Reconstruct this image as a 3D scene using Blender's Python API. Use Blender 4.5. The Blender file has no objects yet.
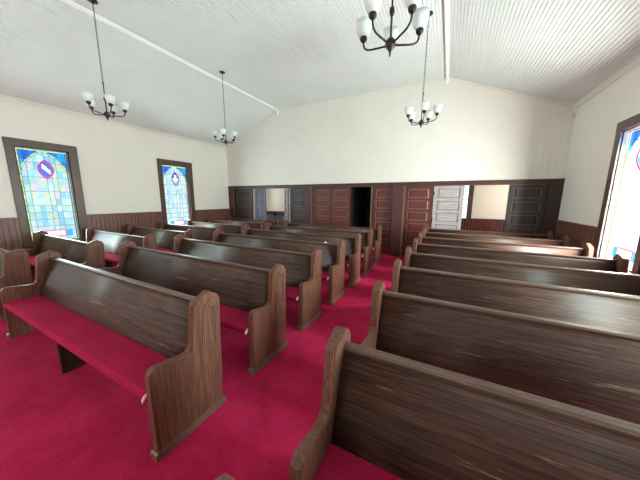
import bpy, bmesh, math, random
from mathutils import Vector, Matrix
random.seed(7)
S = bpy.context.scene
COL = S.collection
# ------------------------------------------------------------------ camera
H = 1.6107
yaw, pitch, roll = -0.4764, -0.1665, 0.0068
cam_d = bpy.data.cameras.new('camera'); cam = bpy.data.objects.new('camera', cam_d); COL.objects.link(cam)
cam_d.sensor_width = 36; cam_d.lens = 246.14 / 640 * 36; cam_d.clip_start = 0.02
c, s = math.cos(yaw), math.sin(yaw); cp, sp = math.cos(pitch), math.sin(pitch); cr, sr = math.cos(roll), math.sin(roll)
Rr = Vector((c, -s, 0)); Fh = Vector((s, c, 0)); Uz = Vector((0, 0, 1))
F = Fh * cp + Uz * sp; U = -Fh * sp + Uz * cp
R2 = Rr * cr + U * sr; U2 = -Rr * sr + U * cr
m = Matrix((R2, U2, -F)).transposed().to_4x4(); m.translation = (0, 0, H)
cam.matrix_world = m
S.camera = cam
# ------------------------------------------------------------------ world, exposure
W = bpy.data.worlds.new('sky'); S.world = W; W.use_nodes = True
wn, wl = W.node_tree.nodes, W.node_tree.links      # hazy daylight sky, brighter on the sunny (+X) side
wn['Background'].inputs[0].default_value = (0.95, 0.98, 1.0, 1)
_g = wn.new('ShaderNodeTexCoord'); _s = wn.new('ShaderNodeSeparateXYZ'); wl.new(_g.outputs['Generated'], _s.inputs[0])
_m = wn.new('ShaderNodeMapRange'); wl.new(_s.outputs[0], _m.inputs[0])
_m.inputs[1].default_value = -.5; _m.inputs[2].default_value = .6; _m.inputs[3].default_value = 1.35; _m.inputs[4].default_value = 2.7
wl.new(_m.outputs[0], wn['Background'].inputs[1])
S.view_settings.view_transform = 'Standard'; S.view_settings.look = 'None'
S.view_settings.exposure = 0.13; S.view_settings.gamma = 1; S.view_settings.use_curve_mapping = False
S.cycles.use_denoising = True
S.cycles.max_bounces = 10; S.cycles.diffuse_bounces = 6
S.cycles.sample_clamp_indirect = 8
# ------------------------------------------------------------------ room measures
XL, XR, YB, YF = -7.87, 2.17, 7.25, -3.6
ZC, ZF, XBL, XBR = 3.53, 4.54, -5.35, -0.27
ZW, ZP = 1.19, 2.06
# windows, the unseen ones added to light the room (glass y0,y1,z0,z1)
LWIN = [(1.79, 2.57, .62, 2.61), (4.69, 5.51, .62, 2.61), (-1.3, -.48, .62, 2.61)]
RWIN = [(4.53, 5.34, .72, 2.59), (1.62, 2.43, .72, 2.59), (-1.3, -.48, .72, 2.59)]
def area(name, loc, direction, sx, sy, power, color=(1, 1, 1)):
    l = bpy.data.lights.new(name, 'AREA'); l.shape = 'RECTANGLE'; l.size = sx; l.size_y = sy
    l.energy = power; l.color = color
    o = bpy.data.objects.new(name, l); COL.objects.link(o); o.location = loc
    o.rotation_euler = Vector(direction).to_track_quat('-Z', 'Y').to_euler()
    return o
# daylight lamps outside each window; those of unseen windows are added
DAY = (1.0, .925, .85)
for i, (a, b, z0, z1) in enumerate(LWIN):
    area('daylight_left_%d' % i, (XL - .30, (a + b) / 2, (z0 + z1) / 2), (1, 0, 0), (b - a) + .5, z1 - z0 + .5, (300, 280, 180)[i], DAY)
for i, (a, b, z0, z1) in enumerate(RWIN):
    area('daylight_right_%d' % i, (XR + .30, (a + b) / 2, (z0 + z1) / 2), (-1, 0, 0), (b - a) + .5, z1 - z0 + .5, (1000, 640, 180)[i], DAY)
# added lamps at unseen front-wall openings behind the camera
for x in (-5.9, -2.85, .3):
    area('added_daylight_front', (x, YF - .15, 2.1), (0, 1, 0), 1.5, 2.2, 50, (1.0, .98, .95))
# added lamps at the back room's sides, where no windows stand
area('added_daylight_back_room', (2.6, 8.8, 1.9), (-1, 0, -.05), 1.2, 1.3, 45, (1, .96, .88))
area('added_daylight_back_room', (-8.3, 8.8, 1.9), (1, 0, -.05), 1.2, 1.3, 22, (.9, .96, 1))

# ------------------------------------------------------------------ materials
def mat(name):
    M = bpy.data.materials.new(name); M.use_nodes = True
    return M, M.node_tree.nodes, M.node_tree.links, M.node_tree.nodes['Principled BSDF']
def mixc(N, L, fac, a, b, blend='MIX'):
    n = N.new('ShaderNodeMix'); n.data_type = 'RGBA'; n.blend_type = blend
    for sock, v in ((n.inputs[0], fac), (n.inputs[6], a), (n.inputs[7], b)):
        if hasattr(v, 'is_linked'): L.new(v, sock)
        elif isinstance(v, (int, float)): sock.default_value = v
        else: sock.default_value = (*v, 1)
    return n.outputs[2]
def noise(N, L, scale, detail=4, stretch=(1, 1, 1), rough=.55, coord='Object', offset=0):
    tc = N.new('ShaderNodeTexCoord'); mp = N.new('ShaderNodeMapping'); L.new(tc.outputs[coord], mp.inputs[0])
    mp.inputs['Scale'].default_value = stretch; mp.inputs['Location'].default_value = (offset, offset * .7, offset * .3)
    n = N.new('ShaderNodeTexNoise'); L.new(mp.outputs[0], n.inputs['Vector'])
    n.inputs['Scale'].default_value = scale; n.inputs['Detail'].default_value = detail; n.inputs['Roughness'].default_value = rough
    return n.outputs['Fac']
def ramp(N, L, f, p0, p1, c0=(0, 0, 0), c1=(1, 1, 1)):
    r = N.new('ShaderNodeValToRGB'); L.new(f, r.inputs[0])
    r.color_ramp.elements[0].position = p0; r.color_ramp.elements[1].position = p1
    r.color_ramp.elements[0].color = (*c0, 1); r.color_ramp.elements[1].color = (*c1, 1)
    return r.outputs[0]
def bump(N, L, B, h, st, dist=.01):
    b = N.new('ShaderNodeBump'); b.inputs['Strength'].default_value = st; b.inputs['Distance'].default_value = dist
    L.new(h, b.inputs['Height']); L.new(b.outputs[0], B.inputs['Normal'])
def wood(name, dark, light, grain='x', rough=.34, wear=None, wear_lo=.66, coat=.25, spec=.4):
    M, N, L, B = mat(name)
    st = {'x': (.45, 17, 17), 'z': (17, 17, .45), 'y': (17, .45, 17)}[grain]
    g = noise(N, L, 3.0, 8, st, .62)
    st2 = tuple(v * 2.5 for v in st)
    g2 = noise(N, L, 4.5, 3, st2, .5, offset=3)
    col = mixc(N, L, ramp(N, L, g, .22, .80), dark, light)
    col = mixc(N, L, ramp(N, L, g2, .45, .75), col, tuple(v * .62 for v in dark))
    if wear:
        w = noise(N, L, 1.9, 9, {'x': (.9, 16, 16), 'z': (16, 16, .9), 'y': (16, .9, 16)}[grain], .7, offset=9)
        col = mixc(N, L, ramp(N, L, w, wear_lo, wear_lo + .05), col, wear)
    L.new(col, B.inputs['Base Color'])
    rg = N.new('ShaderNodeMapRange'); L.new(g, rg.inputs[0]); rg.inputs[3].default_value = rough - .07; rg.inputs[4].default_value = rough + .12
    L.new(rg.outputs[0], B.inputs['Roughness'])
    B.inputs['Specular IOR Level'].default_value = spec; B.inputs['Coat Weight'].default_value = coat; B.inputs['Coat Roughness'].default_value = .3
    bump(N, L, B, g2, .12, .004)
    return M
def plain(name, col, rough=.6, metal=0, var=.06, scale=4, bumps=0):
    M, N, L, B = mat(name)
    n = noise(N, L, scale, 4)
    L.new(mixc(N, L, ramp(N, L, n, .3, .7), tuple(v * (1 - var) for v in col), tuple(min(1, v * (1 + var)) for v in col)), B.inputs['Base Color'])
    B.inputs['Roughness'].default_value = rough; B.inputs['Metallic'].default_value = metal
    if bumps: bump(N, L, B, noise(N, L, scale * 14, 3), bumps, .004)
    return M
def carpet(name, a, b, sc=160):
    M, N, L, B = mat(name)
    n = noise(N, L, sc, 3); n2 = noise(N, L, 3.2, 8, offset=5, rough=.75)
    col = mixc(N, L, ramp(N, L, n, .3, .7), a, b)
    col = mixc(N, L, ramp(N, L, n2, .35, .75), col, tuple(v * .9 for v in a))
    L.new(col, B.inputs['Base Color']); B.inputs['Roughness'].default_value = .95
    B.inputs['Specular IOR Level'].default_value = .15
    bump(N, L, B, n, .5, .006)
    return M
wall_m = plain('cream_plaster', (.74, .715, .64), .85, var=.02, scale=1.5)
board_m = plain('cream_painted_boards', (.67, .645, .575), .7, var=.03, scale=1.5)
ceil_m = plain('white_painted_beadboard', (.655, .685, .655), .6, var=.03, scale=1.2)
trim_m = plain('white_painted_trim', (.84, .85, .80), .5, var=.02)
floor_m = carpet('crimson_carpet', (.30, .004, .038), (.62, .026, .108), 110)
cush_m = carpet('crimson_seat_fabric', (.32, .006, .046), (.45, .014, .065), 150)
seatedge_m = plain('pale_worn_lit_cushion_corner', (.75, .52, .50), .7)
wood_back = wood('dark_varnished_oak', (.018, .009, .006), (.150, .078, .055), 'x', .38, wear=(.26, .165, .125), wear_lo=.625, coat=.0, spec=.24)
wood_rail = wood('worn_oak_rail', (.06, .032, .022), (.15, .088, .060), 'x', .36, coat=.0)
wood_end = wood('reddish_brown_oak', (.060, .023, .014), (.26, .112, .070), 'z', .42, coat=.0, spec=.25)
wood_edge = wood('worn_highlit_oak', (.10, .055, .035), (.22, .135, .09), 'z', .36)
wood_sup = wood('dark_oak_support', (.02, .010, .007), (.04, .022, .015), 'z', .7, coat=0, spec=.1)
wain_m = wood('reddish_wainscot', (.10, .036, .026), (.24, .10, .075), 'z', .42)
frame_m = wood('dark_window_casing', (.05, .025, .018), (.12, .065, .045), 'z', .42)
part_m = wood('dark_red_partition_wood', (.035, .010, .008), (.10, .030, .022), 'z', .40, coat=0)
red_m = wood('mahogany_red_door', (.060, .012, .009), (.15, .034, .026), 'z', .38, coat=0)
dark_m = wood('nearly_black_door', (.018, .010, .008), (.052, .028, .020), 'z', .36, coat=0)
grey_m = wood('pale_grey_glare_door', (.27, .235, .225), (.50, .455, .445), 'x', .36)  # pale tone paints window glare into the varnished leaf's colour
blue_m = wood('blue_grey_door', (.10, .10, .14), (.20, .21, .27), 'z', .4)
bronze = plain('oil_rubbed_bronze', (.035, .020, .018), .42, .6)
black_m = plain('black_hat_and_dark_passage', (.004, .004, .004), .9)
cloth_m = plain('slate_blue_bench_top', (.17, .21, .28), .5)
paper_m = plain('white_paper', (.85, .83, .80), .7)
pale_m = plain('cream_back_room_plaster', (.76, .73, .61), .8, var=.02)
def frosted():
    M, N, L, B = mat('frosted_white_glass')
    B.inputs['Base Color'].default_value = (.86, .90, .88, 1); B.inputs['Roughness'].default_value = .35
    B.inputs['Transmission Weight'].default_value = .0
    t = N.new('ShaderNodeBsdfTranslucent'); t.inputs[0].default_value = (.9, .95, .93, 1)
    mx = N.new('ShaderNodeMixShader'); mx.inputs[0].default_value = .45
    L.new(B.outputs[0], mx.inputs[1]); L.new(t.outputs[0], mx.inputs[2]); L.new(mx.outputs[0], N['Material Output'].inputs[0])
    return M
shade_m = frosted()
def stained():
    M, N, L, B = mat('stained_glass')
    at = N.new('ShaderNodeAttribute'); at.attribute_name = 'pane'
    tr = N.new('ShaderNodeBsdfTransparent'); L.new(at.outputs['Color'], tr.inputs[0])
    B.inputs['Roughness'].default_value = .2
    L.new(mixc(N, L, .75, at.outputs['Color'], (0, 0, 0)), B.inputs['Base Color'])
    mx = N.new('ShaderNodeMixShader'); mx.inputs[0].default_value = .10
    L.new(tr.outputs[0], mx.inputs[1]); L.new(B.outputs[0], mx.inputs[2]); L.new(mx.outputs[0], N['Material Output'].inputs[0])
    return M
glass_m = stained()
def clearglass():
    M, N, L, B = mat('pale_window_glass')
    tr = N.new('ShaderNodeBsdfTransparent'); tr.inputs[0].default_value = (.9, .95, .93, 1)
    mx = N.new('ShaderNodeMixShader'); mx.inputs[0].default_value = .08
    B.inputs['Roughness'].default_value = .1
    L.new(tr.outputs[0], mx.inputs[1]); L.new(B.outputs[0], mx.inputs[2]); L.new(mx.outputs[0], N['Material Output'].inputs[0])
    return M
clear_m = clearglass()
# ------------------------------------------------------------------ mesh helpers
class MB:
    def __init__(self): self.bm = bmesh.new()
    def box(self, x0, x1, y0, y1, z0, z1, bev=0):
        t = bmesh.new()
        vs = [t.verts.new((x, y, z)) for x in (x0, x1) for y in (y0, y1) for z in (z0, z1)]
        for f in ((0, 1, 3, 2), (4, 6, 7, 5), (0, 4, 5, 1), (2, 3, 7, 6), (0, 2, 6, 4), (1, 5, 7, 3)): t.faces.new([vs[i] for i in f])
        bmesh.ops.recalc_face_normals(t, faces=t.faces)
        if bev: bmesh.ops.bevel(t, geom=t.edges[:], offset=bev, segments=2, affect='EDGES')
        return self.add(t)
    def prism(self, poly, axis, a, b, bev=0, seg=2):
        """polygon in the plane across axis ('x': (y,z), 'y': (x,z), 'z': (x,y)) pulled from a to b"""
        t = bmesh.new()
        P = {'x': lambda u, v, w: (w, u, v), 'y': lambda u, v, w: (u, w, v), 'z': lambda u, v, w: (u, v, w)}[axis]
        A = [t.verts.new(P(u, v, a)) for u, v in poly]; B = [t.verts.new(P(u, v, b)) for u, v in poly]
        n = len(poly)
        f1 = t.faces.new(A); f2 = t.faces.new(B[::-1])
        for i in range(n): t.faces.new((A[i], B[i], B[(i + 1) % n], A[(i + 1) % n]))
        bmesh.ops.recalc_face_normals(t, faces=t.faces)
        if bev:
            es = [e for e in t.edges if e in set(f1.edges) | set(f2.edges)]
            bmesh.ops.bevel(t, geom=es, offset=bev, segments=seg, affect='EDGES')
        return self.add(t)
    def lathe(self, prof, center=(0, 0, 0), n=20, mtx=None):
        t = bmesh.new(); rings = []
        for r, z in prof:
            rings.append([t.verts.new((max(r, 1e-4) * math.cos(2 * math.pi * i / n), max(r, 1e-4) * math.sin(2 * math.pi * i / n), z)) for i in range(n)])
        for a, b in zip(rings, rings[1:]):
            for i in range(n): t.faces.new((a[i], a[(i + 1) % n], b[(i + 1) % n], b[i]))
        bmesh.ops.recalc_face_normals(t, faces=t.faces)
        if mtx: t.transform(mtx)
        t.transform(Matrix.Translation(center))
        for f in t.faces: f.smooth = True
        return self.add(t)
    def tube(self, pts, r, n=10):
        t = bmesh.new(); pts = [Vector(p) for p in pts]; rings = []
        for i, p in enumerate(pts):
            d = (pts[min(i + 1, len(pts) - 1)] - pts[max(i - 1, 0)]).normalized()
            q = d.to_track_quat('Z', 'Y'); rr = r[i] if isinstance(r, (list, tuple)) else r
            rings.append([t.verts.new(p + q @ Vector((rr * math.cos(2 * math.pi * k / n), rr * math.sin(2 * math.pi * k / n), 0))) for k in range(n)])
        for a, b in zip(rings, rings[1:]):
            for i in range(n): t.faces.new((a[i], a[(i + 1) % n], b[(i + 1) % n], b[i]))
        t.faces.new(rings[0][::-1]); t.faces.new(rings[-1])
        for f in t.faces: f.smooth = True
        return self.add(t)
    def add(self, t):
        me = bpy.data.meshes.new('tmp'); t.to_mesh(me); t.free(); self.bm.from_mesh(me); bpy.data.meshes.remove(me); return self
    def build(self, name, material, parent=None, loc=None, rot=None):
        me = bpy.data.meshes.new(name); self.bm.to_mesh(me); self.bm.free(); me.materials.append(material)
        o = bpy.data.objects.new(name, me); COL.objects.link(o)
        if parent: o.parent = parent
        if loc: o.location = loc
        if rot: o.rotation_euler = rot
        return o
def empty(name, loc=(0, 0, 0), rz=0):
    o = bpy.data.objects.new(name, None); COL.objects.link(o); o.location = loc; o.rotation_euler = (0, 0, rz); o.empty_display_size = .1; return o
def struct(o): o['kind'] = 'structure'; return o
def tag(o, label, cat, group=None):
    o['label'] = label; o['category'] = cat
    if group: o['group'] = group
    return o
# ------------------------------------------------------------------ shell
struct(MB().box(XL - .3, XR + .3, YF - .3, YB + 3.3, -.1, 0).build('floor', floor_m))
def hole_wall(name, x0, x1, wins, material):
    b = MB(); ys = sorted(wins); cur = YF - .2
    for a, c2, z0, z1 in ys:
        a -= .02; c2 += .02
        b.box(x0, x1, cur, a, 0, ZC + .1); b.box(x0, x1, a, c2, 0, z0 - .02); b.box(x0, x1, a, c2, z1 + .02, ZC + .1); cur = c2
    b.box(x0, x1, cur, YB + .16, 0, ZC + .1)
    return struct(b.build(name, material))
hole_wall('wall_left', XL - .08, XL, LWIN, wall_m)
hole_wall('wall_right', XR, XR + .08, RWIN, wall_m)
# unseen front wall, three tall openings added to let light in
b = MB(); cur = XL - .2
for x in (-5.9, -2.85, .3):
    b.box(cur, x - .65, YF - .2, YF, 0, ZF + .2); b.box(x - .65, x + .65, YF - .2, YF, 0, 1.1); b.box(x - .65, x + .65, YF - .2, YF, 3.1, ZF + .2); cur = x + .65
b.box(cur, XR + .2, YF - .2, YF, 0, ZF + .2)
struct(b.build('wall_front', wall_m))
# back wall above the partition, vertical boards with real grooves
def ceil_z(x):
    if x < XBL: return ZC + (ZF - ZC) * (x - XL) / (XBL - XL)
    if x > XBR: return ZC + (ZF - ZC) * (XR - x) / (XR - XBR)
    return ZF
def boards_wall(name, material, x0, x1, y, z0, ztop, period, gw, gd):
    t = bmesh.new(); xs = []; x = x0
    while x < x1 - 1e-6:
        e = min(x + period, x1)
        xs += [(x, 0), (max(x, e - gw), 0), (e - gw / 2, gd)] ; x = e
    xs.append((x1, 0)); lo = []; hi = []
    for px, d in xs:
        lo.append(t.verts.new((px, y + d, z0))); hi.append(t.verts.new((px, y + d, ztop(px) if callable(ztop) else ztop)))
    for i in range(len(xs) - 1): t.faces.new((lo[i], lo[i + 1], hi[i + 1], hi[i]))
    # solid behind
    lb = [t.verts.new((px, y + .14, z0)) for px, d in xs]; hb = [t.verts.new((px, y + .14, ztop(px) if callable(ztop) else ztop)) for px, d in xs]
    for i in range(len(xs) - 1): t.faces.new((lb[i + 1], lb[i], hb[i], hb[i + 1])); t.faces.new((hi[i], hi[i + 1], hb[i + 1], hb[i])); t.faces.new((lo[i + 1], lo[i], lb[i], lb[i + 1]))
    t.faces.new((lo[0], hi[0], hb[0], lb[0])); t.faces.new((lo[-1], lb[-1], hb[-1], hi[-1]))
    b = MB(); b.add(t); return struct(b.build(name, material))
boards_wall('wall_back', board_m, XL, XR, YB, ZP - .02, lambda x: ceil_z(x) + .03, .125, .006, .0025)
# ceiling: three planes of narrow beadboard running front to back
t = bmesh.new(); pts = []
def strip(xa, xb, n):
    L_ = math.hypot(xb - xa, ceil_z(xb) - ceil_z(xa)); nx, nz = -(ceil_z(xb) - ceil_z(xa)) / L_, (xb - xa) / L_
    for i in range(n):
        u0 = i / n; u1 = (i + 1) / n; g = .020 / L_
        for u, d in ((u0, 0), (u1 - g, 0), (u1 - g / 2, .012)):
            x = xa + (xb - xa) * u; z = ceil_z(xa) + (ceil_z(xb) - ceil_z(xa)) * u; pts.append((x + nx * d, z + nz * d))
strip(XL, XBL, 50); strip(XBL, XBR, 94); strip(XBR, XR, 50); pts.append((XR, ZC))
y0c, y1c = YF - .2, YB + .1
A = [t.verts.new((x, y0c, z)) for x, z in pts]; B_ = [t.verts.new((x, y1c, z)) for x, z in pts]
A2 = [t.verts.new((x, y0c, z + .2)) for x, z in pts]; B2 = [t.verts.new((x, y1c, z + .2)) for x, z in pts]
for i in range(len(pts) - 1):
    t.faces.new((A[i], B_[i], B_[i + 1], A[i + 1])); t.faces.new((A2[i], A2[i + 1], B2[i + 1], B2[i]))
struct(MB().add(t).build('ceiling', ceil_m))
# ceiling trims
def crease(n, x):
    b = MB(); b.box(x - .035, x + .035, YF, YB - .01, ZF - .05, ZF + .01, .008)
    b.box(x - .035, x + .035, YB - .05, YB - .005, ZF - .14, ZF - .03, .012)
    return struct(b.build('trim_%d' % n, trim_m))
crease(1, XBL); crease(2, XBR)
def cornice(n, x, sgn):
    poly = [(x, ZC - .065), (x + sgn * .014, ZC - .065), (x + sgn * .020, ZC - .03), (x + sgn * .045, ZC - .002), (x + sgn * .045, ZC + .05), (x, ZC + .05)]
    b = MB(); b.prism(poly, 'y', YF, YB - .005)
    b.box(min(x, x + sgn * .07), max(x, x + sgn * .07), YB - .07, YB - .005, ZC - .17, ZC - .02, .015)
    struct(b.build('trim_%d' % n, wall_m))
cornice(3, XL, 1); cornice(4, XR, -1)
# moulding along the top of the back wall
b = MB()
for xa, xb in ((XL, XBL), (XBR, XR), (XBL, XBR)):
    za, zb = ceil_z(xa), ceil_z(xb)
    b.prism([(xa, za - .045), (xb, zb - .045), (xb, zb), (xa, za)], 'y', YB - .025, YB + .005)
struct(b.build('trim_5', board_m))
# wainscots
def wainscot(name, side):
    x = XL if side < 0 else XR; sg = -side
    b = MB(); wins = sorted(LWIN if side < 0 else RWIN); segs = []; cur = YF
    for a, c2, z0, z1 in wins: segs.append((cur, a - .115)); cur = c2 + .165
    segs.append((cur, YB - .01))
    for ya, yb in segs:
        n = max(1, round((yb - ya) / .088)); w = (yb - ya) / n
        for i in range(n):
            b.box(min(x, x + sg * .016), max(x, x + sg * .016), ya + i * w + .006, ya + (i + 1) * w - .006, .0, ZW - .03, .004)
            b.box(min(x, x + sg * .002), max(x, x + sg * .002), ya + i * w - .006, ya + i * w + .006, .0, ZW - .03)
        b.box(min(x, x + sg * .035), max(x, x + sg * .035), ya, yb, ZW - .035, ZW, .006)
    struct(b.build(name, wain_m))
    b = MB(); b.box(min(x + sg * .016, x + sg * .034), max(x + sg * .016, x + sg * .034), YF, YB - .01, 0, .16, .004)
    struct(b.build('baseboard_' + ('left' if side < 0 else 'right'), wain_m))
wainscot('trim_6', -1); wainscot('trim_7', 1)
# ------------------------------------------------------------------ stained glass windows
def pane_color(u, v, style, rnd):
    """u 0..1 across, v 0..1 up. colour of the glass there"""
    asp = 2.42
    X, Y = u - .5, v * asp
    lead = (.10, .12, .11)
    top = asp
    bd = .042 if style != 2 else .022
    if u < .012 or u > .988 or v < .006 or v > .994: return lead
    if u < bd or Y > top - bd or Y < bd * .5:
        k = int(Y / .16) if (u < bd or u > 1 - bd) else int(u / .16)
        if (Y % .16 < .012 and (u < bd or u > 1 - bd)): return lead
        if style == 2: return (.50, .40, .24)
        return [(.50, .72, .25), (.72, .82, .40), (.40, .70, .40)][(k * 7) % 3]
    if abs(u - bd) < .009 or abs(u - 1 + bd) < .009: return lead
    # inscription plate
    if .30 < u < .74 and .115 < Y < .30:
        if u < .325 or u > .715 or Y < .14 or Y > .275: return (.80, .12, .25)
        if .36 < u < .68 and (abs(Y - .235) < .007 or abs(Y - .19) < .007) and (int(u * 90) % 4): return (.45, .45, .50)
        return (.92, .93, .90)
    if .115 < Y < .29 and (.19 < u <= .30 or .74 <= u < .87): return (.05, .45, .80) if style != 2 else (.05, .35, .75)
    # medallion
    mx, my = (0.02 if style != 2 else -.04), top - .50
    dx, dy = X - mx, Y - my
    # pointed oval
    def ves(rx, ry): return abs(dx) / rx + (abs(dy) / ry) ** 1.9 if abs(dx) < rx else 9
    e = ves(.165, .26) if style != 1 else ves(.165, .29)
    if e < 1:
        ei = ves(.120, .205) if style != 1 else ves(.120, .235)
        if e > .93: return lead
        if style == 2:
            if ei > 1: return (.85, .05, .18)
            if dx * .8 + dy < -.07: return (.10, .70, .75)
            if abs(dx - dy * .3) < .012: return (.80, .08, .2)
            return (.92, .95, .95)
        if style == 1:
            if ei > 1: return (.50, .03, .22) if dy < 0 else (.16, .08, .40)
            if abs(dx) < .05 and abs(dy - .03) < .13: return (.85, .93, .95)
            if abs(dy + .01) < .045: return (.80, .90, .95)
            if dy < -.05: return (.15, .60, .70)
            return (.06, .14, .55)
        if ei > 1: return (.62, .04, .38)
        # dove
        a = .5; rx_, ry_ = dx * math.cos(a) + dy * math.sin(a), -dx * math.sin(a) + dy * math.cos(a)
        if (dx + .02) ** 2 / .0032 + (dy - .045 + dx * .9) ** 2 / .0022 < 1: return (.95, .95, .93)
        if (dx - .045) ** 2 / .0018 + (dy + .03) ** 2 / .0022 < 1: return (.95, .95, .93)
        if abs(dx + dy + .02) < .028 and -.08 < dx < .09: return (.93, .94, .93)
        return (.05, .18, .68)
    # pointed arch
    spring = top - .62
    if Y > spring:
        yy = Y - spring; r = .95
        xa = .5 * (yy / .62) ** 1.75   # inset of arch from each side
        side = abs(X); lim = .5 - bd - xa * .92
        if side > lim + .035:
            k = hash((int(u * 9), int(Y * 7))) % 3
            if (int(u * 1000) % 111) < 8: return lead
            return [(.02, .20, .75), (.03, .38, .85), (.02, .12, .60)][k]
        if side > lim: return (.55, .78, .30) if (Y % .13) > .012 else lead
        if side > lim - .010: return lead
    # grid of pastel panes
    cu, cv = .1145, .185
    gx, gy = (u - bd) / cu, (Y - bd) / cv
    if (gx % 1) < .07 or (gy % 1) < .05: return (.22, .30, .30)
    rr = random.Random(int(gx) * 131 + int(gy) * 17 + style * 977)
    pal = [(.36, .70, .82), (.20, .58, .80), (.50, .80, .86), (.34, .72, .66), (.45, .72, .48), (.62, .80, .62), (.74, .58, .66), (.48, .58, .80), (.68, .82, .86), (.16, .50, .78), (.70, .72, .42), (.50, .76, .72), (.42, .76, .80), (.60, .80, .80)]
    cc = pal[rr.randrange(len(pal))]
    cc = tuple(.68 * q + .32 * w_ for q, w_ in zip(cc, (.48, .76, .82)))
    if style == 2: cc = tuple(.5 + .5 * q for q in cc)
    if style == 1: cc = tuple(.2 + .8 * q for q in cc)
    # streaky glass
    k = .92 + .10 * math.sin(u * 37 + Y * 23 + rr.random() * 6) * math.sin(Y * 41 + u * 11 + rr.random() * 6)
    return tuple(min(1, q * k) for q in cc)
def glass(parent, x, a, b2, z0, z1, style, flip):
    nu, nv = 72, 176; t = bmesh.new()
    V = [[t.verts.new((x, a + (b2 - a) * i / nu, z0 + (z1 - z0) * j / nv)) for j in range(nv + 1)] for i in range(nu + 1)]
    cols = []
    for i in range(nu):
        for j in range(nv):
            t.faces.new((V[i][j], V[i + 1][j], V[i + 1][j + 1], V[i][j + 1]))
            u = (i + .5) / nu; cols.append(pane_color(1 - u if flip else u, (j + .5) / nv, style, None))
    me = bpy.data.meshes.new('stained_glass'); t.to_mesh(me); t.free()
    at = me.attributes.new('pane', 'FLOAT_COLOR', 'FACE')
    flat = []
    for q in cols: flat += [*q, 1.0]
    at.data.foreach_set('color', flat)
    me.materials.append(glass_m)
    o = bpy.data.objects.new('stained_glass', me); COL.objects.link(o); o.parent = parent
    return o
def window(n, side, win, style):
    a, b2, z0, z1 = win; x = XL if side < 0 else XR; sg = -side
    r = struct(empty('window_%d' % n))
    X = lambda d: x + sg * d
    def bx(B, d0, d1, *rest, bev=.004): B.box(min(X(d0), X(d1)), max(X(d0), X(d1)), *rest, bev)
    fr = MB(); w = .13 if side < 0 else .12; top = z1 + .15
    bx(fr, 0, .035, a - w - .01, a - .02, z0 - .2, top); bx(fr, 0, .035, b2 + .02, b2 + w + .04, z0 - .2, top)
    bx(fr, 0, .038, a - w - .01, b2 + w + .04, z1 + .02, top + .01); bx(fr, 0, .03, a - w, b2 + w, z0 - .2, z0 - .05)
    fr.build('window_frame', frame_m, r)
    j = MB()   # jamb lining and sash inside the reveal
    bx(j, -.078, .01, a - .02, a, z0 - .02, z1 + .02); bx(j, -.078, .01, b2, b2 + .02, z0 - .02, z1 + .02)
    bx(j, -.078, .01, a, b2, z1, z1 + .02); bx(j, -.078, .01, a, b2, z0 - .02, z0)
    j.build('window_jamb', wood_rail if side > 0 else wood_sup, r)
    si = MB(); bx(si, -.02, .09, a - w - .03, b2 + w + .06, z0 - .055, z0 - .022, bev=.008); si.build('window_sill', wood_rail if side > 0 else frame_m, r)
    glass(r, X(-.055), a, b2, z0, z1, style, side > 0)
window(1, -1, LWIN[0], 0); window(2, -1, LWIN[1], 1); window(3, 1, RWIN[0], 2)
window(4, -1, LWIN[2], 1); window(5, 1, RWIN[1], 0); window(6, 1, RWIN[2], 2)  # unseen windows added for their daylight

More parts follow.
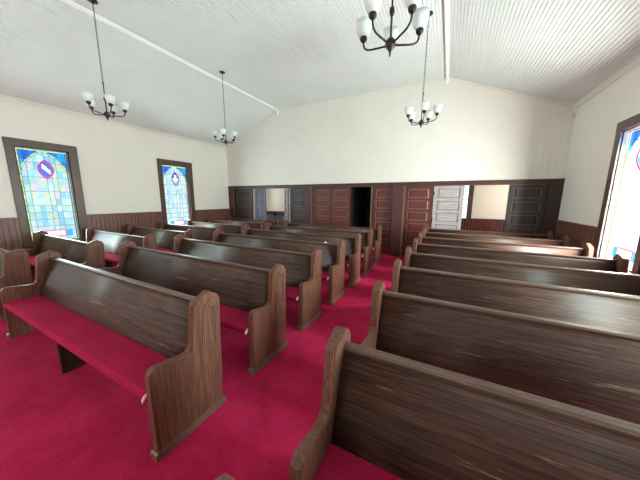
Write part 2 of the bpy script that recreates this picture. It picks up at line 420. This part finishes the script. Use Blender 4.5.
# ------------------------------------------------------------------ folding partition across the back
def frame_piece(n, x0, x1, y0, y1, z0, z1, m=part_m, bev=.006):
    return struct(MB().box(x0, x1, y0, y1, z0, z1, bev).build('trim_%d' % n, m))
frame_piece(8, XL, XR, YB - .03, YB + .14, 1.965, ZP - .021, part_m)
frame_piece(9, XL, XR, YB - .06, YB + .14, ZP - .02, ZP + .012, part_m)
frame_piece(10, XL, -7.57, YB - .03, YB + .14, 0, 1.964)
frame_piece(11, -4.28, -4.05, YB - .05, YB + .14, 0, 1.964, part_m)
frame_piece(12, -1.41, -1.10, YB - .14, YB + .14, 0, 1.964, part_m)
frame_piece(13, 1.925, XR, YB - .03, YB + .14, 0, 1.964, dark_m)
def door(n, x0, x1, m, y=None, hinge=None, ang=0, cols=1, h=1.955, knob=None, mm=None):
    y = YB + .03 if y is None else y; w = x1 - x0 - .008
    r = struct(empty('door_%d' % n, (x0 + .004 if hinge != 'r' else x1 - .004, y, .006), ang)); o = 0 if hinge != 'r' else -w
    b = MB(); st = .085; n_p = 6; ph = (h - .10) / n_p
    b.box(o, o + st, -.008, .048, 0, h, .004); b.box(o + w - st, o + w, -.008, .048, 0, h, .004)
    for i in range(n_p + 1):
        z = .0 if i == 0 else (i * ph + .02); b.box(o + st, o + w - st, -.007, .047, z, min(h, z + .08 + (.02 if i == 0 else 0)), .003)
    if cols == 2: b.box(o + w / 2 - .04, o + w / 2 + .04, -.0075, .0475, 0, h, .003)
    b.build('door_frame', m, r)
    p = MB()
    for i in range(n_p):
        z = i * ph + .08
        for q in range(cols):
            xa = o + st + q * (w - 2 * st) / cols; xb = xa + (w - 2 * st) / cols
            p.box(xa, xb, .016, .024, z, z + ph); p.prism([(xa + .035, .016), (xa + .06, .002), (xb - .06, .002), (xb - .035, .016), (xb - .035, .024), (xb - .06, .038), (xa + .06, .038), (xa + .035, .024)], 'z', z + .035, z + ph - .03)
    p.build('door_panel', m, r)
    q_ = MB()
    for i in range(n_p):
        z0_ = i * ph + (.10 if i == 0 else .10); z1_ = min((i + 1) * ph + .02, h - .0)
        for q in range(cols):
            xa = o + st + q * (w - 2 * st) / cols; xb = xa + (w - 2 * st) / cols
            q_.box(xa, xa + .016, -.002, .015, z0_, z1_, .003); q_.box(xb - .016, xb, -.002, .015, z0_, z1_, .003)
            q_.box(xa + .016, xb - .016, -.002, .015, z0_, z0_ + .016, .003); q_.box(xa + .016, xb - .016, -.002, .015, z1_ - .016, z1_, .003)
    q_.build('panel_moulding', mm or m, r)
    if knob:
        k = MB(); kx = o + (w - .04 if knob > 0 else .04)
        k.lathe([(.0, 0), (.022, .0), (.022, .006), (.009, .012), (.009, .03), (.024, .04), (.026, .052), (.016, .066), (0, .068)], (kx, 0, .95), 16, Matrix.Rotation(math.radians(90), 4, 'X'))
        k.build('door_knob', bronze, r)
    return r
red_mm = wood('lit_red_moulding', (.17, .055, .042), (.34, .15, .11), 'z', .35)  # lighter tone paints window light along the panel edges
dark_mm = wood('lit_dark_moulding', (.075, .055, .048), (.16, .125, .115), 'z', .35)  # light on the panel edges put into the colour
grey_mm = wood('shaded_gap_moulding', (.10, .08, .075), (.20, .17, .16), 'z', .4)  # shade of the panel gaps put into the moulding colour
door(1, -7.57, -6.68, dark_m, mm=dark_mm)
door(2, -6.64, -6.17, blue_m, y=YB + .10, ang=math.radians(14), cols=2, mm=dark_mm)
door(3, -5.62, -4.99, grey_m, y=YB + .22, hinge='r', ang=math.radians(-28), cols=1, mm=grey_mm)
door(4, -4.94, -4.28, dark_m, mm=dark_mm)
door(5, -4.05, -3.36, red_m, mm=red_mm); door(6, -3.36, -2.70, red_m, mm=red_mm)
door(7, -2.0, -1.41, red_m, mm=red_mm); door(8, -1.10, -.37, red_m, mm=red_mm)
door(9, -.37, .33, grey_m, y=YB + .02, mm=grey_mm); door(10, 1.23, 1.925, dark_m, mm=dark_mm)  # grey leaf left of the opening: glare painted as its colour
# thin pale edges of the folded leaves
for k, (xa, m_) in enumerate(((-4.05, wood_edge), (-5.0, blue_m), (-2.03, wood_edge), (-1.10, wood_edge), (-7.59, wood_edge))):
    struct(MB().box(xa - .018, xa + .018, YB - .045 - .10 * (k == 3), YB + .02, 0, 1.963, .004).build('trim_%d' % (20 + k), m_))
# hinges on the glare-pale door and on the dark door
for k, (x, y) in enumerate(((-.365, YB + .005), (1.235, YB + .015))):
    b = MB()
    for z in (.35, 1.0, 1.72): b.lathe([(0, 0), (.010, 0), (.010, .09), (0, .09)], (x, y, z), 10)
    struct(b.build('trim_%d' % (30 + k), bronze))
# passage behind the opening, its darkness painted as black walls
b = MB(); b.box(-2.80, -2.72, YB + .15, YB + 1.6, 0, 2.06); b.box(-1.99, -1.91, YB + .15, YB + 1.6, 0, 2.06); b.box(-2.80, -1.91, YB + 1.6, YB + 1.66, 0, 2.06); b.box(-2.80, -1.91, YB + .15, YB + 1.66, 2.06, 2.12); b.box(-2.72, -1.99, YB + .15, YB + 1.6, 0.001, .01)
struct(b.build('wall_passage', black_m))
# back room
YR = 10.2
b = MB(); b.box(XL - .7, 0.15, YR, YR + .1, 0, 2.7); b.box(.62, XR + .9, YR, YR + .1, 0, 2.7); b.box(.15, .62, YR, YR + .1, 0, .95); b.box(.15, .62, YR, YR + .1, 2.35, 2.7)
b.box(XL - .8, XL - .7, YB + .16, YR + .1, 0, 2.7); b.box(XR + .8, XR + .9, YB + .16, YR + .1, 0, 2.7)
struct(b.build('wall_back_room', pale_m))
struct(MB().box(XL - .8, XR + .9, YB + .16, YR + .1, 2.7, 2.8).build('ceiling_back_room', ceil_m))
b = MB(); n = 120
for i in range(n):
    x0 = XL - .7 + i * .091
    if x0 + .085 < XR + .8: b.box(x0, x0 + .085, YR - .02, YR, 0, .93)
b.box(XL - .7, XR + .8, YR - .035, YR, .93, .96, .005)
struct(b.build('trim_40', red_m))
r = struct(empty('window_7'))
b = MB(); b.box(.06, .15, YR - .04, YR, .9, 2.42, .005); b.box(.62, .74, YR - .04, YR, .9, 2.42, .005); b.box(.15, .62, YR - .04, YR, 2.33, 2.42, .005); b.build('window_frame', frame_m, r)
b = MB(); b.box(.15, .62, YR + .03, YR + .036, .96, 2.34); b.build('window_pane', clear_m, r)
b = MB(); b.box(.15, .62, YR + .02, YR + .05, 1.62, 1.65); b.box(.59, .62, YR + .02, YR + .05, .96, 2.34); b.build('window_bar', plain('green_sash', (.05, .30, .20), .5), r)

# ------------------------------------------------------------------ pews
PROFILE = [(-.44, .0), (-.44, .545), (-.434, .578), (-.418, .600), (-.395, .607), (-.30, .592), (-.224, .580), (-.192, .583), (-.170, .597), (-.158, .63),
           (-.127, .895), (-.112, .918), (0, .962), (.068, .922), (.088, .885), (.060, .0)]
def end_panel(r, x, out, m):
    th = .058; a, b_ = (x, x + th) if out < 0 else (x - th, x)
    e = MB().prism(PROFILE, 'x', a, b_, .006).build('end_panel', m, r)
    fx = x  # outer face
    # routed panel border on both faces of the post
    outer = [(-.088, .545), (-.062, .850), (-.008, .895), (.045, .860), (.034, .545)]
    cx, cz = -.018, .71
    def ring(q0, q1, h0):
        A_ = [(cx + (y - cx) * q0[0], cz + (z - cz) * q0[1]) for y, z in outer]; B_ = [(cx + (y - cx) * q1[0], cz + (z - cz) * q1[1]) for y, z in outer]
        for i in range(5):
            k = (i + 1) % 5; ip.prism([A_[i], A_[k], B_[k], B_[i]], 'x', (fx - h0) if out < 0 else fx - .001, (fx + .001) if out < 0 else fx + h0)
    ip = MB(); ring((1, 1), (.88, .965), .006); ring((.72, .92), (.60, .885), .004)
    ip.build('inset_panel', wood_edge, e)  # lighter wood paints the highlight along the carved ring
    ig = MB(); ring_m = ip
    g_ = [(cx + (y - cx) * .87, cz + (z - cz) * .962) for y, z in outer]; g2 = [(cx + (y - cx) * .73, cz + (z - cz) * .925) for y, z in outer]
    for i in range(5):
        k = (i + 1) % 5; ig.prism([g_[i], g_[k], g2[k], g2[i]], 'x', (fx - .0012) if out < 0 else fx - .001, (fx + .001) if out < 0 else fx + .0012)
    ig.build('inset_groove', wood_end, e)
    bmz = MB(); o2 = .011
    bmz.prism([(-.456, 0), (-.456, .045), (-.446, .055), (.070, .055), (.078, .045), (.084, 0)], 'x', a - (o2 if out < 0 else -.002), b_ + (o2 if out > 0 else -.002), .002)
    bmz.build('base_moulding', wood_edge, e)
    return e
def make_pew(name, length):
    """origin: left end, on the floor under the post's peak; length along +X, seat towards -Y"""
    r = empty(name)
    end_panel(r, 0, -1, wood_end); end_panel(r, length, 1, wood_end)
    x0, x1 = .056, length - .056
    # backrest: three shaped boards leaning back
    b = MB()
    front = []; n_ = 12
    for q in range(n_ + 1):
        t_ = q / n_; front.append((-.165 + .157 * t_ ** 1.25, .405 + .450 * t_))
    b.prism(front + [(y_ + .022, z_) for y_, z_ in front[::-1]], 'x', x0, x1, .0)
    for f in b.bm.faces: f.smooth = abs(f.normal.x) < .5 and len(f.verts) == 4 and f.calc_area() < (x1 - x0) * .045 and abs(f.normal.z) < .9
    b.build('backrest', wood_back, r)
    MB().prism([(-.018, .850), (-.022, .864), (-.014, .876), (.018, .880), (.030, .870), (.028, .850)], 'x', x0, x1, .0).build('top_rail', wood_rail, r)
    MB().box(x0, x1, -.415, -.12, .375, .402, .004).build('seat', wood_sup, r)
    # upholstered cushion with rounded front edge
    poly = [(-.425, .372), (-.440, .385), (-.443, .405), (-.436, .424), (-.420, .434), (-.32, .437), (-.162, .432), (-.162, .403), (-.415, .402), (-.415, .373)]
    MB().prism(poly, 'x', x0 + .002, x1 - .002, .004).build('cushion', cush_m, r)
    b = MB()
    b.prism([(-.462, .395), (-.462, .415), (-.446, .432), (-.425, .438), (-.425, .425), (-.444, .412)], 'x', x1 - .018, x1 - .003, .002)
    b.build('cushion_corner', seatedge_m, r)  # worn corner, with the light it catches painted pale
    mid = length / 2 - .11
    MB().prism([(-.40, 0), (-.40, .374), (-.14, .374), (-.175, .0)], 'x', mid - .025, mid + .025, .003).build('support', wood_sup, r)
    return r
def kids(o): return [q for q in bpy.data.objects if q.parent == o]
def copy_tree(o, parent=None):
    c2 = o.copy(); COL.objects.link(c2); c2.parent = parent
    for ch in kids(o): copy_tree(ch, c2)
    return c2
ORD = ['', 'first', 'second', 'third', 'fourth', 'fifth', 'sixth', 'seventh', 'eighth']
SP = .855
def block(x0, x1, y0, rows, label, group, SP=.855, hs=1.0, first=None):
    p = None
    for k in rows:
        o = make_pew('church_pew', x1 - x0) if p is None else copy_tree(p)
        if p is None: p = o
        o.location = (x0, first if (k == 0 and first is not None) else y0 + SP * k, 0); o.scale = (1, 1, hs if k else .965); o['category'] = 'pew'; o['group'] = group; o['label'] = label(k)
    return p
block(-4.40, -1.47, .2694, range(1, 8), lambda k:
      'long dark wooden pew with crimson cushion, %s row of the middle block' % ('nearest' if k == 1 else ('farthest' if k == 7 else ORD[k] + ' nearest')), 'pews of the middle block', hs=.99)
block(-7.62, -5.15, .170, range(1, 9), lambda k:
      'dark wooden pew by the left wall, %s' % ('nearest, cut off by the photo edge' if k == 1 else ('farthest, against the partition' if k == 8 else ORD[k] + ' row from the near end')), 'pews along the left wall', hs=.945)
block(-.475, 2.0, .270, range(0, 9), lambda k:
      'dark wooden pew right of the aisle, %s' % (['only its post tip shows at the bottom edge', 'nearest one with its whole back showing'][k] if k < 2 else ('farthest, against the partition' if k == 8 else ORD[k] + ' whole back from the near end')), 'pews right of the aisle', SP=.83, hs=.995, first=.300)

# ------------------------------------------------------------------ chandeliers
def make_chandelier(rot, hub_z):
    top = ZF - .001; r = empty('chandelier')
    hz = hub_z - top      # hub height relative to canopy (origin at ceiling)
    MB().lathe([(0, 0), (.065, 0), (.066, -.008), (.058, -.016), (.030, -.026), (.012, -.034), (.010, -.05), (0, -.05)], n=24).build('canopy', bronze, r)
    b = MB(); z = -.045; i = 0; ztop = hz + .50
    while z > ztop:
        pts = []
        for k in range(13):
            a = 2 * math.pi * k / 12; px, pz = .009 * math.cos(a), .020 * math.sin(a)
            pts.append((px if i % 2 == 0 else 0, 0 if i % 2 == 0 else px, z - .018 + pz))
        b.tube(pts, .0028, 5); z -= .031; i += 1
    b.build('chain', bronze, r)
    b = MB(); b.lathe([(0, z + .01), (.006, z + .008), (.012, z - .012), (.007, z - .03), (.0075, hz + .27), (.018, hz + .26), (.021, hz + .23), (.014, hz + .205), (.0085, hz + .20), (.0085, hz + .02), (0, hz + .02)], n=14)
    b.build('stem', bronze, r)
    MB().lathe([(0, hz + .05), (.020, hz + .045), (.036, hz + .025), (.042, hz), (.036, hz - .022), (.022, hz - .035), (.016, hz - .05), (.009, hz - .058), (.006, hz - .085), (0, hz - .09)], n=20).build('hub', bronze, r)
    for k in range(5):
        a = rot + 2 * math.pi * k / 5; ca, sa = math.cos(a), math.sin(a)
        P = lambda q, zz: (ca * q, sa * q, hz + zz)
        pts = [P(.03, -.005), P(.09, -.002), P(.155, .003), P(.195, .010), P(.222, .026), P(.235, .052), P(.238, .085)]
        arm = MB().tube(pts, .0078, 8).build('arm', bronze, r)
        cx, cy = ca * .238, sa * .238
        MB().lathe([(0, hz + .075), (.012, hz + .078), (.026, hz + .092), (.031, hz + .105), (.028, hz + .125), (.020, hz + .128), (0, hz + .128)], (cx, cy, 0), 16).build('shade_cup', bronze, arm)
        MB().lathe([(0, hz + .118), (.030, hz + .120), (.046, hz + .135), (.058, hz + .165), (.066, hz + .200), (.067, hz + .238), (.064, hz + .238), (.062, hz + .200), (.054, hz + .168), (.042, hz + .140), (0, hz + .128)], (cx, cy, 0), 24).build('glass_shade', shade_m, arm)
    return r
for (x, y, hz, rot, lab) in ((-5.03, 2.20, 2.925, 1.1, 'bronze five-arm chandelier hanging above the nearer left window, chain in full view'),
                             (-5.0, 4.60, 2.97, .3, 'small-looking distant bronze chandelier hanging near the back left corner of the room'),
                             (-.53, 2.26, 2.86, .55, 'large close bronze chandelier cut off by the top edge of the photo'),
                             (-.53, 4.77, 2.90, 1.2, 'bronze chandelier with white glass shades hanging before the back wall, right of middle')):
    o = make_chandelier(rot, hz); o.location = (x, y, ZF - .001); tag(o, lab, 'chandelier', 'bronze chandeliers')

# ------------------------------------------------------------------ small things
p = MB(); p.prism([(-.026, 0), (.026, 0), (.020, .018), (0, .026), (-.020, .016)], 'y', -.006, .006, .002)
o = p.build('folded_paper', paper_m, None, (-1.80, .2694 + SP * 4 + .004, .8695)); tag(o, 'small white folded paper standing on the top rail of a middle pew', 'paper')
# bench in the back room
r = empty('bench', (-6.5, 8.55, 0)); tag(r, 'slate blue topped bench seen through the left opening of the partition', 'bench')
MB().box(-.8, .85, -.03, .03, .45, .90, .01).build('backrest', cloth_m, r)
MB().box(-.8, .85, .03, .42, .40, .45, .01).build('seat', cloth_m, r)
MB().box(-.85, -.80, -.04, .42, 0, .62, .01).build('side_panel', cloth_m, r); MB().box(.85, .90, -.04, .42, 0, .62, .01).build('side_panel', cloth_m, r)
for k, (x, w) in enumerate(((-6.60, .16), (-6.07, .18))):
    b = MB(); b.lathe([(0, 0), (w * .62, 0), (w * .62, .012), (w * .42, .02), (w * .40, .09), (w * .30, .115), (0, .12)], (x, 8.55, .90), 18)
    o = b.build('hat', black_m); tag(o, 'black rounded object on the bench back, %s' % ('farther left in the opening' if k == 0 else 'next to the pale leaf at the right'), 'hat', 'black things on the back room bench')
